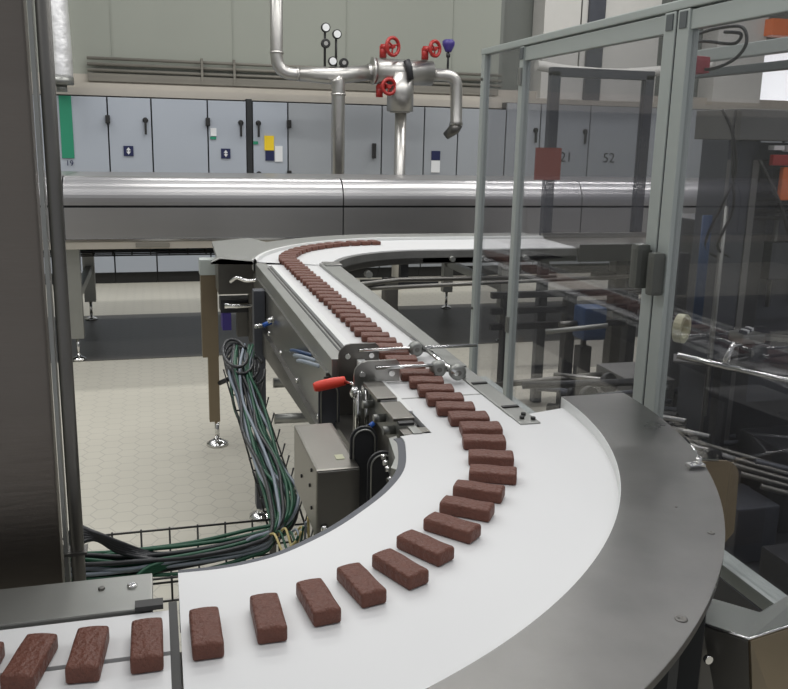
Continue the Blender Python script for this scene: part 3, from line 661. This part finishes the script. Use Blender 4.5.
# ------------------------------------------------------------------ cables and basket
t = thing('wire_basket_tray', 'dark wire basket cable tray running behind the near curve', 'cable tray', (0, 2.0, .46))
m_ = MB()
for y, z in ((2.12, .56), (2.12, .51), (2.12, .46), (2.03, .46), (1.94, .46), (1.94, .52)): m_.tube([(-.5, y, z), (.30, y, z)], .0028, 6)
for i in range(12):
    x = -.48+.07*i; m_.tube([(x, 2.12, .565), (x, 2.12, .46), (x, 1.94, .46), (x, 1.94, .525)], .0028, 6)
m_.build('wire_basket', 'wirem', t)
m_ = MB()
for x in (-.3, .26): m_.box(x-.01, x+.01, 2.0, 2.06, 0, .457)
m_.build('support', 'darksteel', t)
t = thing('hanging_wire_basket', 'dark wire basket strip holding the cable bundle behind the drive box', 'cable tray', (.3, 2.2, .5))
m_ = MB()
for dx in (0, .05, .10): m_.tube([(.225+dx, 2.95, .71), (.26+dx, 2.6, .57), (.27+dx, 2.1, .50)], .003, 5)
for k in range(12):
    u = k/11; y = 2.95-.85*u; z = .71-.14*min(1, u*2.43) - (.07*max(0, (u-.41)/.59)); x = .225+.035*min(1, u*2.43)+.01*max(0, (u-.41)/.59)
    m_.tube([(x-.01, y, z+.04), (x, y, z), (x+.10, y, z), (x+.11, y, z+.04)], .003, 5)
m_.build('wire_basket', 'wirem', t)
MB().box(.30, .32, 2.4, 2.42, 0, .53).build('support', 'darksteel', t)
base = [(.30, 3.10, .76), (.275, 2.93, .72), (.285, 2.82, .635), (.295, 2.66, .590), (.308, 2.44, .560), (.318, 2.25, .548), (.285, 2.10, .525), (.20, 2.06, .505), (.06, 2.04, .498), (-.09, 2.04, .495), (-.20, 2.05, .50), (-.36, 2.08, .50)]
labs = {'cgreen': 'green cable in the bundle running from the far curve into the wire basket', 'cblack': 'black cable in the bundle running from the far curve into the wire basket',
        'cgrey': 'blue-grey cable in the bundle running from the far curve into the wire basket'}
kinds = ['cgreen', 'cblack', 'cgrey', 'cblack', 'cgreen', 'cblack', 'cgrey', 'cgreen', 'cblack', 'cgreen', 'cblack', 'cgreen', 'cgrey', 'cgreen', 'cblack', 'cgrey', 'cgreen', 'cgrey', 'cblack', 'cgreen', 'cgrey', 'cblack', 'cgreen', 'cgreen']
for i, kd in enumerate(kinds):
    ox = (i % 6-2.5)*.0135; oz = (i//6)*.012; P_ = []
    for j, (x, y, z) in enumerate(base):
        sp = 1.0 if j < 6 else .8
        if j < 6: P_.append((x+ox*sp+random.uniform(-.012, .012), y, z+oz+random.uniform(-.003, .004)))
        elif j == 6: P_.append((x+ox*.7, y-.02+ox*.9, z+oz))
        else: P_.append((x, y+ox*1.0+random.uniform(-.008, .008), z+oz+random.uniform(-.003, .006)))
    if kd == 'cgrey': P_ = P_[:8]+[(.17+.01*(i % 4), 2.05+ox, .485)] if i % 3 else P_
    o = tube(spline(P_, 6), .0052 if kd != 'cblack' else .006, 7).build('cable', kd); center(o, P_[0]); tag(o, labs[kd], 'cable', 'cables of the %s bundle' % {'cgreen': 'green', 'cblack': 'black', 'cgrey': 'blue-grey'}[kd])
for i in range(4):   # dark loops beside the far post
    r = .034+.007*i; c = (.262+.012*i, 3.02, .79-.02*i)
    P_ = [(c[0]+r*1.2*math.cos(a), c[1]+.12*math.sin(a), c[2]+(.6*r)*math.sin(a)) for a in [.3+2*PI*k/16 for k in range(16)]]
    o = tube(spline(P_, 3), .006, 7).build('coiled_cable', 'cblack'); center(o, P_[0]); tag(o, 'black cable loop coiled beside the far post', 'cable', 'coiled black cable loops')
for i in range(5):   # arching dark cables at the pole
    P_ = [(-.25, 2.0+.01*i, .515), (-.215, 2.0+.012*i, .585+.008*i), (-.165, 2.02, .600+.008*i-.004*i), (-.11, 2.03, .555+.006*i), (-.03, 2.03+.008*i, .525), (.08, 2.03+.01*i, .515)]
    o = tube(spline(P_, 6), .0062, 7).build('cable', 'cblack'); center(o, P_[0]); tag(o, 'black cable arching up beside the foot of the pole', 'cable', 'black cables arching at the pole')
for i in range(4):
    P_ = [(-.30, 1.97, .475), (-.20, 1.96+.01*i, .475+.006*i), (-.11, 1.97, .485), (-.04, 2.0, .505+.006*i), (.06, 2.03, .52)]
    o = tube(spline(P_, 6), .0055, 7).build('cable', 'cgreen'); center(o, P_[0]); tag(o, 'green cable looping low under the arching black cables', 'cable', 'green cables looping at the pole')
for i in range(6):
    P_ = [(.25+.015*i, 2.06, .54), (.262+.014*i, 2.0, .575+.006*(i % 3)), (.275+.012*i, 1.93, .56), (.30+.006*i, 1.90, .60+.012*i)]
    kd = ['cyellow', 'cgreen', 'cyellow', 'cgreen', 'cgrey', 'cyellow'][i]
    o = tube(spline(P_, 6), .0032, 6).build('thin_cable', kd); center(o, P_[0]); tag(o, 'thin loose %s wire under the drive box' % {'cyellow': 'yellow', 'cgreen': 'green', 'cgrey': 'grey'}[kd], 'cable', 'loose %s wires under the drive box' % {'cyellow': 'yellow', 'cgreen': 'green', 'cgrey': 'grey'}[kd])

# ------------------------------------------------------------------ guard enclosure (plane x = 1.05)
X0 = 1.05; ZT = 1.83; ZB = .718
t = thing('guard_enclosure', 'grey aluminium framed clear machine guard on the right with hinged door', 'guard', (X0, 1.7, 0))
def post(y0, y1, z0=0, z1=ZT, x0=X0, x1=X0+.045, nm='post'): return MB().box(x0, x1, y0, y1, z0, z1, bev=.003).build(nm, 'alu', t)
post(2.735, 2.765, 0, ZT-.014, x1=X0+.022)
post(2.424, 2.452, ZB, ZT-.015, x1=X0+.024)
post(1.655, 1.697, ZB, ZT-.015, x1=X0+.026); post(1.606, 1.648, 0, ZT-.015, x1=X0+.026)
MB().box(X0+.003, X0+.024, 1.648, 1.655, ZB, ZT-.015).build('gasket', 'seam', t)
MB().box(X0-.002, X0+.030, -.4, 2.765, ZT-.014, ZT+.005, bev=.003).build('top_rail', 'alu', t)
MB().box(X0+.004, X0+.026, 1.697, 2.424, ZT-.056, ZT-.018, bev=.002).box(X0+.004, X0+.026, -.4, 1.606, ZT-.056, ZT-.018, bev=.002).build('door_top_rail', 'alu', t)
for y in (1.627, 1.676, 2.438): MB().box(X0-.0025, X0, y-.013, y+.011, ZT-.052, ZT-.020).build('joint_cover', 'alu2', t)
MB().box(X0, X0+.045, -.4, 2.71, ZB, ZB+.028, bev=.003).build('bottom_rail', 'alu', t)
MB().box(X0-.004, X0+.004, 1.66, 2.35, ZB+.022, ZB+.030).build('bottom_trim', 'chrome', t)
MB().box(X0, X0+.045, -.4, -.36, 0, ZT).build('post', 'alu', t)
MB().box(X0+.010, X0+.015, 2.452, 2.735, ZB+.028, ZT-.014).build('pane', 'glass', t)
MB().box(X0+.010, X0+.015, 1.697, 2.424, ZB+.028, ZT-.056).build('pane', 'glass', t)
MB().box(X0+.010, X0+.015, -.36, 1.606, ZB+.028, ZT-.056).build('pane', 'glass', t)
h = MB().box(X0-.040, X0-.006, 1.660, 1.692, 1.235, 1.335, bev=.012).box(X0-.010, X0, 1.668, 1.685, 1.25, 1.32).build('door_handle', 'handle', t)
MB().box(X0-.030, X0, 1.610, 1.638, 1.228, 1.322, bev=.011).build('latch_body', 'handle', t)
for y in (2.75, 2.438):
    for z in (1.74, .98): MB().lathe([(.005, 0), (.005, .003)], (X0-.0005, y, z), 8, Matrix.Rotation(-PI/2, 4, 'Y')).build('bolt', 'darksteel', t)
for z in (1.705, .965): MB().box(X0-.006, X0, 2.427, 2.445, z, z+.05, bev=.002).build('hinge', 'galv', t)
# rear frame
t = thing('rear_guard_frame', 'grey framed rear guard standing behind the packaging machine', 'guard', (2.3, 4.62, 0))
for x in (2.17, 2.76): MB().box(x, x+.055, 4.60, 4.65, 0, 1.93, bev=.003).build('post', 'slate', t)
MB().box(2.17, 2.815, 4.60, 4.65, 1.90, 1.95, bev=.003).build('top_rail', 'slate', t)
MB().box(2.225, 2.76, 4.62, 4.626, .2, 1.90).build('pane', 'glass', t)
MB().box(2.09, 2.25, 4.585, 4.59, 1.33, 1.51).build('notice', 'noticered', t)
t = thing('side_guard_rail', 'double aluminium rail high on the far side of the guard', 'rail', (1.80, 2.0, 0))
MB().box(1.80, 1.84, .6, 2.9, 1.82, 1.86, bev=.003).build('upper_rail', 'alu', t)
MB().box(1.80, 1.84, .6, 2.9, 1.77, 1.795, bev=.003).build('lower_rail', 'alu2', t)
MB().box(1.80, 1.84, 2.86, 2.9, 0, 1.82).build('post', 'alu', t); MB().box(1.80, 1.84, .6, .64, 0, 1.82).build('post', 'alu', t)
# door switch with looping cables
t = thing('safety_switch', 'raspberry red safety switch with looping cable inside the guard top corner', 'switch', (1.13, 1.58, 1.70))
MB().box(1.10, 1.14, 1.475, 1.585, 1.672, 1.708, bev=.010).build('housing', 'switchred', t)
MB().box(1.10, 1.135, 1.555, 1.592, 1.715, 1.752, bev=.004).build('actuator', 'soot', t)
MB().box(1.095, 1.10, 1.545, 1.575, 1.70, 1.77).build('mount_plate', 'galv', t)
MB().tube(spline([(1.12, 1.575, 1.765), (1.13, 1.54, 1.755), (1.14, 1.47, 1.762), (1.15, 1.40, 1.758), (1.15, 1.38, 1.725), (1.14, 1.40, 1.695), (1.13, 1.46, 1.68), (1.125, 1.50, 1.686)], 6), .0035, 7).build('cable', 'soot', t)
MB().tube(spline([(1.12, 1.56, 1.74), (1.13, 1.49, 1.738), (1.15, 1.42, 1.728), (1.15, 1.40, 1.745), (1.14, 1.44, 1.752)], 6), .0035, 7).build('cable', 'soot', t)

t.location.y += .175; t.location.z += .022

# ------------------------------------------------------------------ packaging machine behind the guard
t = thing('packaging_machine', 'dark cluttered packaging machine behind the clear guard', 'machine', (2.3, 2.6, 0))
MB().prism([(1.55, 1.0), (3.6, 1.0), (3.6, 3.5), (1.75, 3.5), (1.62, 2.9)], 0, .30, bev=.01).build('bed', 'soot', t)
MB().box(1.55, 3.6, 1.0, 1.25, .30, .36).build('bed_rail', 'slate', t)
MB().box(1.86, 1.985, 2.55, 2.70, .30, 1.565, bev=.004).build('column', 'slate', t)
MB().box(2.02, 2.10, 2.62, 2.72, .30, 1.50, bev=.004).build('column', 'soot', t)
MB().box(1.86, 3.5, 2.50, 2.75, 1.565, 1.665, bev=.004).build('crossbeam', 'greymach', t)
MB().box(2.12, 3.4, 2.85, 3.35, .30, 1.25, bev=.008).build('enclosure', 'soot', t)
MB().box(2.20, 2.5, 2.80, 2.85, .55, 1.2, bev=.004).build('access_panel', 'slate', t)
m_ = MB()
for i in range(7):
    z = 1.30+.022*i; m_.tube([(1.96, 2.60+.02*(i % 3), z), (3.3, 2.60+.03*(i % 3), z)], .007, 6)
m_.build('hose_bank', 'black', t)
MB().box(1.98, 2.20, 2.58, 2.66, 1.44, 1.50, bev=.004).box(2.3, 2.55, 2.56, 2.66, 1.46, 1.51, bev=.004).build('air_manifold', 'soot', t)
MB().box(2.0, 2.04, 2.50, 2.53, 1.535, 1.55).box(2.055, 2.10, 2.50, 2.53, 1.53, 1.552).build('white_connector', 'white', t)
MB().box(1.985, 2.085, 2.48, 2.50, 1.485, 1.52, bev=.004).build('red_rail', 'red', t)
MB().box(2.03, 2.075, 2.48, 2.50, 1.37, 1.48, bev=.006).build('orange_actuator', 'orange', t)
m_ = MB()
for i in range(9):
    y0 = 3.4-.17*i; m_.tube([(1.62+.03*i, y0, .47+.03*(i % 4)), (1.95+.03*i, y0-.1, .45+.035*(i % 3))], .011, 7)
for i in range(5): m_.tube([(1.65, 2.5+.18*i, .40+.04*i), (2.1, 2.3+.18*i, .38+.04*i)], .014, 8)
m_.build('guide_rods', 'slate', t)
m_ = MB()
for (a, b) in (((1.50, 2.62, .64), (1.66, 2.35, .66)), ((1.52, 2.55, .62), (1.72, 2.30, .62)), ((1.56, 2.48, .60), (1.76, 2.22, .57)), ((1.45, 2.9, .68), (1.75, 2.6, .70))): m_.tube([a, b], .010, 8)
m_.build('polished_rods', 'steel', t)
for i, (x, y, z, sx, sy, sz) in enumerate(((1.62, 2.75, .30, .12, .2, .22), (1.70, 2.35, .30, .2, .16, .20), (1.66, 2.05, .30, .15, .18, .18), (1.95, 2.2, .30, .25, .25, .28), (1.85, 3.0, .30, .2, .3, .3), (2.0, 1.6, .30, .5, .35, .1), (1.63, 1.6, .30, .14, .3, .14))):
    MB().box(x, x+sx, y, y+sy, z, z+sz, bev=.006).build('motor_block', ['soot', 'greymach', 'slate'][i % 3], t)
m_ = MB()
for (x, y, z) in ((1.66, 2.70, .60), (1.73, 2.50, .56), (1.78, 2.75, .66), (1.70, 2.25, .55)): m_.lathe([(.045, -.012), (.05, 0), (.045, .012)], (x, y, z), 18, Matrix.Rotation(PI/2.3, 4, 'X'))
m_.build('sprockets', 'black', t)
for k, (x, y, z, r_) in enumerate(((1.45, 2.62, .67, .045), (1.53, 2.50, .64, .05), (1.58, 2.72, .69, .04), (1.50, 2.80, .62, .05))):
    MB().lathe([(r_*.9, -.012), (r_, 0), (r_*.9, .012)], (x, y, z), 18, Matrix.Rotation(PI/2.4, 4, 'X') @ Matrix.Rotation(.3, 4, 'Y')).lathe([(.012, -.02), (.012, .02)], (x, y, z), 10, Matrix.Rotation(PI/2.4, 4, 'X')).build('sprocket', 'black', t)
for (a, b, r_, mm_) in (((1.30, 2.85, .66), (1.62, 2.62, .72), .014, 'soot'), ((1.36, 2.75, .60), (1.66, 2.40, .66), .018, 'black'), ((1.25, 3.0, .62), (1.60, 2.80, .70), .012, 'darksteel'), ((1.42, 2.55, .70), (1.62, 2.52, .72), .008, 'slate'),
                        ((1.50, 3.1, .80), (1.72, 3.0, .84), .010, 'galv'), ((1.60, 2.9, .30), (1.52, 2.66, .66), .02, 'soot'), ((1.66, 2.5, .30), (1.56, 2.55, .64), .02, 'soot')):
    MB().tube([a, b], r_, 8).build('linkage_arm', mm_, t)
for i in range(5): MB().tube([(1.66+.03*i, 2.35-.06*i, .60-.02*i), (2.0+.05*i, 2.15-.07*i, .52-.02*i)], .009, 8).build('roller', 'darksteel', t)
MB().box(1.96, 1.985, 2.545, 2.549, .4, 1.50).box(1.86, 1.872, 2.545, 2.549, .4, 1.50).build('column_edge', 'greymach', t)
for i in range(6): MB().box(2.02+.10*i, 2.08+.10*i, 2.52, 2.58, 1.42-.05*(i % 3), 1.47-.05*(i % 3), bev=.003).build('valve_block', ['slate', 'galv', 'soot'][i % 3], t)
for i in range(4): MB().tube([(2.0+.12*i, 2.74, .95), (2.0+.12*i, 2.74, 1.38)], .008, 8).build('cylinder_rod', 'galv', t)
MB().box(2.0, 2.12, 2.70, 2.75, 1.0, 1.10, bev=.004).box(2.2, 2.36, 2.70, 2.75, 1.06, 1.2, bev=.004).build('junction_box', 'slate', t)
MB().tube([(1.84, 2.50, .62), (1.84, 2.50, 1.35)], .006, 8).build('vertical_rod', 'galv', t)
MB().box(2.02, 2.12, 1.80, 1.83, .40, .404).build('floor_label', 'ivory', t)
# angled rail arm with bracket
arm = MB().tube([(1.74, 2.55, .83), (2.12, 2.25, .77), (2.35, 2.05, .735)], .012, 8).build('front_rail', 'chrome', t)
arm = MB().prism([(1.74, 2.57), (2.36, 2.08), (2.44, 2.2), (1.80, 2.66)], .80, .806).build('slanted_tray', 'greymach', t)
MB().box(1.86, 1.90, 2.46, 2.50, .30, .80).box(2.2, 2.24, 2.28, 2.32, .3, .80).build('tray_stand', 'soot', t)
MB().tube([(1.86, 2.45, .82), (1.90, 2.47, .88), (1.97, 2.45, .90)], .012, 8).build('sensor_arm', 'chrome', t)
h_ = MB().box(1.90, 1.99, 2.42, 2.50, .892, .925, bev=.006).build('sensor_head', 'galv', t)
for k in range(4): MB().box(1.905+.02*k, 1.918+.02*k, 2.425+.015*k, 2.455+.015*k, .925, .936, bev=.002).build('sensor_module', 'white' if k % 2 else 'slate', h_)
MB().prism([(1.98, 2.44), (2.5, 2.1), (2.53, 2.14), (2.0, 2.49)], .90, .915).build('label_peeler', 'galv', t)
m_ = MB()
for k in range(7): m_.tube([(1.755+.005*k, 2.50, .95), (1.755+.005*k, 2.50, 1.32)], .004, 6)
m_.build('blue_hoses', 'bluechain', t)
MB().box(1.985, 3.4, 2.76, 2.80, .9, 1.56).build('back_plate', 'slate', t)
m_ = MB()
for k in range(2):
    x = 1.80+.05*k; m_.tube(spline([(x, 2.52, 1.66), (x+.02-.05*k, 2.48, 1.58), (x+.03-.06*k, 2.46, 1.46), (x+.00, 2.48, 1.34), (x-.03, 2.5, 1.22), (x+.02, 2.5, 1.18)], 6), .005, 6)
m_.build('hanging_hoses', 'black', t)
m_ = MB()
for k in range(4):
    m_.tube(spline([(1.95+.22*k, 2.50, 1.50), (2.0+.2*k, 2.44, 1.36), (2.08+.22*k, 2.46, 1.25-.03*k), (2.15+.2*k, 2.5, 1.40)], 6), .006, 6)
m_.build('looping_hoses', 'black', t)
for x, z in ((2.24, 1.0), (2.24, .94)): MB().lathe([(.012, 0), (.012, .008)], (x, 2.80, z-.25), 12, Matrix.Rotation(PI/2, 4, 'X')).build('indicator', 'chrome', t)
# blue motor, tape roll, robot arm
t = thing('blue_motor', 'dark blue motor housing seen low through the middle guard pane', 'motor', (1.95, 3.7, 0))
MB().box(1.95, 2.07, 3.62, 3.74, .62, .78, bev=.02).build('housing', 'bluechain', t)
MB().box(1.96, 2.02, 3.66, 3.72, .01, .58).box(1.9, 2.08, 3.62, 3.78, 0, .012).box(1.98, 2.0, 3.68, 3.7, .58, .62).build('stand', 'soot', t)
MB().tube([(1.96, 3.70, .69), (1.86, 3.70, .69)], .015, 10).build('shaft', 'darksteel', t)
t = thing('conveyor_frame', 'low dark roller frame behind the middle guard pane', 'machine', (1.9, 4.0, 0))
m_ = MB()
for z in (.62, .70, .78): m_.box(1.6, 3.0, 3.92, 3.95, z, z+.03)
m_.build('side_rail', 'soot', t)
for x in (1.66, 2.0, 2.35, 2.9): MB().box(x, x+.05, 3.9, 3.96, 0, .8).build('leg', 'soot', t)
t = thing('film_roll', 'ivory film roll standing on end inside the guard beside the door post', 'roll', (1.60, 2.42, .95))
DX = .045
rot = Matrix.Rotation(PI/2.4, 4, 'Y') @ Matrix.Rotation(.3, 4, 'X')
m_ = MB(); ring = [(.032, -.013), (.048, -.013), (.048, .013), (.032, .013), (.032, -.013)]
t2 = bmesh.new(); R = []
for r_, z_ in ring[:-1]: R.append([t2.verts.new((r_*math.cos(2*PI*k/24), r_*math.sin(2*PI*k/24), z_)) for k in range(24)])
for i in range(4):
    a_, b_ = R[i], R[(i+1) % 4]
    for k in range(24): t2.faces.new((a_[k], a_[(k+1) % 24], b_[(k+1) % 24], b_[k]))
t2.transform(Matrix.Translation((1.62+DX, 2.43, .955)) @ Matrix.Rotation(PI/2, 4, 'X') @ Matrix.Rotation(.6, 4, 'Y')); m_._join(t2); m_.build('roll', 'ivory', t)
MB().tube([(1.62+DX, 2.45, .955), (1.70, 2.56, .955), (1.80, 2.60, .955)], .010, 8).build('spindle', 'soot', t)
t = thing('robot_arm', 'orange robot arm segment at the far right behind the packaging machine', 'robot', (3.3, 4.0, 0))
MB().tube([(3.30, 4.0, .02), (3.30, 4.0, 1.15)], .07, 12).lathe([(.14, 0), (.14, .03)], (3.3, 4, 0), 20).build('pedestal', 'soot', t)
MB().tube([(3.28, 4.0, 1.15), (3.25, 4.0, 1.30), (3.22, 4.0, 1.50)], [.07, .06, .045], 12).build('forearm', 'orange', t)

# ------------------------------------------------------------------ lower right: bent bracket, sheet housing
t = thing('end_bracket_plate', 'bronze toned rounded bracket plate clamped outside the steel rim', 'bracket', (1.0, 1.35, .77))
poly = [(.975, .77), (.975, .955), (1.03, .955)] + arc((1.045, .915), .038, PI/2, 0, 6) + [(1.087, .80), (1.06, .77)]
MB().prism(poly, 1.347, 1.353, 'y').build('plate', 'bronze', t)
MB().tube([(1.03, 1.345, .957), (.985, 1.345, .962), (.925, 1.27, 1.005), (.875, 1.19, 1.030)], .003, 8).tube([(.985, 1.345, .962), (.99, 1.40, .985), (.93, 1.28, 1.006)], .003, 8).build('rod', 'chrome', t)
MB().box(.845, .875, 1.172, 1.188, 1.021, 1.028, bev=.002).lathe([(.006, 0), (.005, .010)], (.87, 1.185, 1.026), 10).build('clamp', 'chrome', t)
t = thing('sheet_metal_chute', 'folded stainless chute housing outside the rim in the lower right corner', 'chute', (.85, .85, 0))
def sheet(P, name, m, th=.004):
    b = bmesh.new(); vs = [b.verts.new(p) for p in P]; f = b.faces.new(vs); f.normal_update(); nrm = f.normal.copy()
    r = bmesh.ops.extrude_face_region(b, geom=[f]); bmesh.ops.translate(b, vec=-nrm*th, verts=[v for v in r['geom'] if isinstance(v, bmesh.types.BMVert)])
    m_ = MB(); m_._join(b); return m_.build(name, m, t)
sheet([(.7125, .924, .90), (.75, .877, .90), (.813, .934, .90), (.768, .985, .90)], 'top_flap', 'chutesteel')
sheet([(.75, .877, .90), (.98, .915, .905), (1.0, 1.00, .915), (.813, .934, .90)], 'side_flap', 'chutesteel')
sheet([(.7125, .924, .90), (.75, .877, .90), (.79, .83, .45), (.70, .90, .45)], 'front_wall', 'darksteel')
sheet([(.75, .877, .90), (.98, .915, .905), (.98, .90, .45), (.79, .83, .45)], 'right_wall', 'bronze')
MB().tube([(.7125, .924, .902), (.75, .877, .902), (.98, .915, .907)], .002, 6).tube([(.7125, .924, .902), (.7, .90, .45)], .002, 6).build('edge_fold', 'chrome', t)
MB().lathe([(.006, 0), (.006, .006)], (.706, .90, .865), 10, Matrix.Rotation(PI/2, 4, 'X')).build('bolt', 'chrome', t)
MB().box(.72, .76, .94, .98, 0, .89).box(.92, .96, .95, .99, 0, .9).build('stand', 'darksteel', t)

# ------------------------------------------------------------------ lights
def area(name, loc, sx, sy, e, rot=(0, 0, 0), c=(1, .985, .95)):
    l = bpy.data.lights.new(name, 'AREA'); l.shape = 'RECTANGLE'; l.size = sx; l.size_y = sy; l.energy = e; l.color = c
    o = bpy.data.objects.new(name, l); col.objects.link(o); o.location = loc; o.rotation_euler = rot; return o
for y, e in ((.2, 30), (2.6, 33), (5.2, 46), (7.9, 52)):
    for x in (-2.5, 1.2, 4.9): area('overhead_light', (x, y, 4.6), 2.6, .25, e)
area('overhead_light', (3.1, 5.6, 4.6), 1.2, .25, 20)  # extra unseen lamp, added only to put a highlight on the near rim deck
w = bpy.data.worlds.new('World'); bpy.context.scene.world = w; w.use_nodes = True
bg = w.node_tree.nodes['Background']; bg.inputs[0].default_value = (.93, .95, 1, 1); bg.inputs[1].default_value = .40

# ------------------------------------------------------------------ camera
f, tilt, roll, yaw, cy = 865.05, .2208, -.0222, .2732, 331.2
ct, st = math.cos(tilt), math.sin(tilt)
fwd = Vector((math.sin(yaw)*ct, math.cos(yaw)*ct, -st)); right = Vector((math.cos(yaw), -math.sin(yaw), 0)); down = fwd.cross(right)
r2 = right*math.cos(roll)+down*math.sin(roll); d2 = -right*math.sin(roll)+down*math.cos(roll)
cam = bpy.data.cameras.new('Camera'); co = bpy.data.objects.new('Camera', cam); col.objects.link(co)
cam.sensor_width = 36; cam.lens = f/788*36; cam.shift_y = (cy-344.5)/788; cam.clip_start = .05
mw = Matrix((r2, -d2, -fwd)).transposed().to_4x4(); mw.translation = (0, 0, 1.55); co.matrix_world = mw
sc = bpy.context.scene; sc.camera = co
sc.view_settings.view_transform = 'Standard'; sc.view_settings.look = 'None'; sc.view_settings.gamma = 1
sc.view_settings.exposure = 0.0
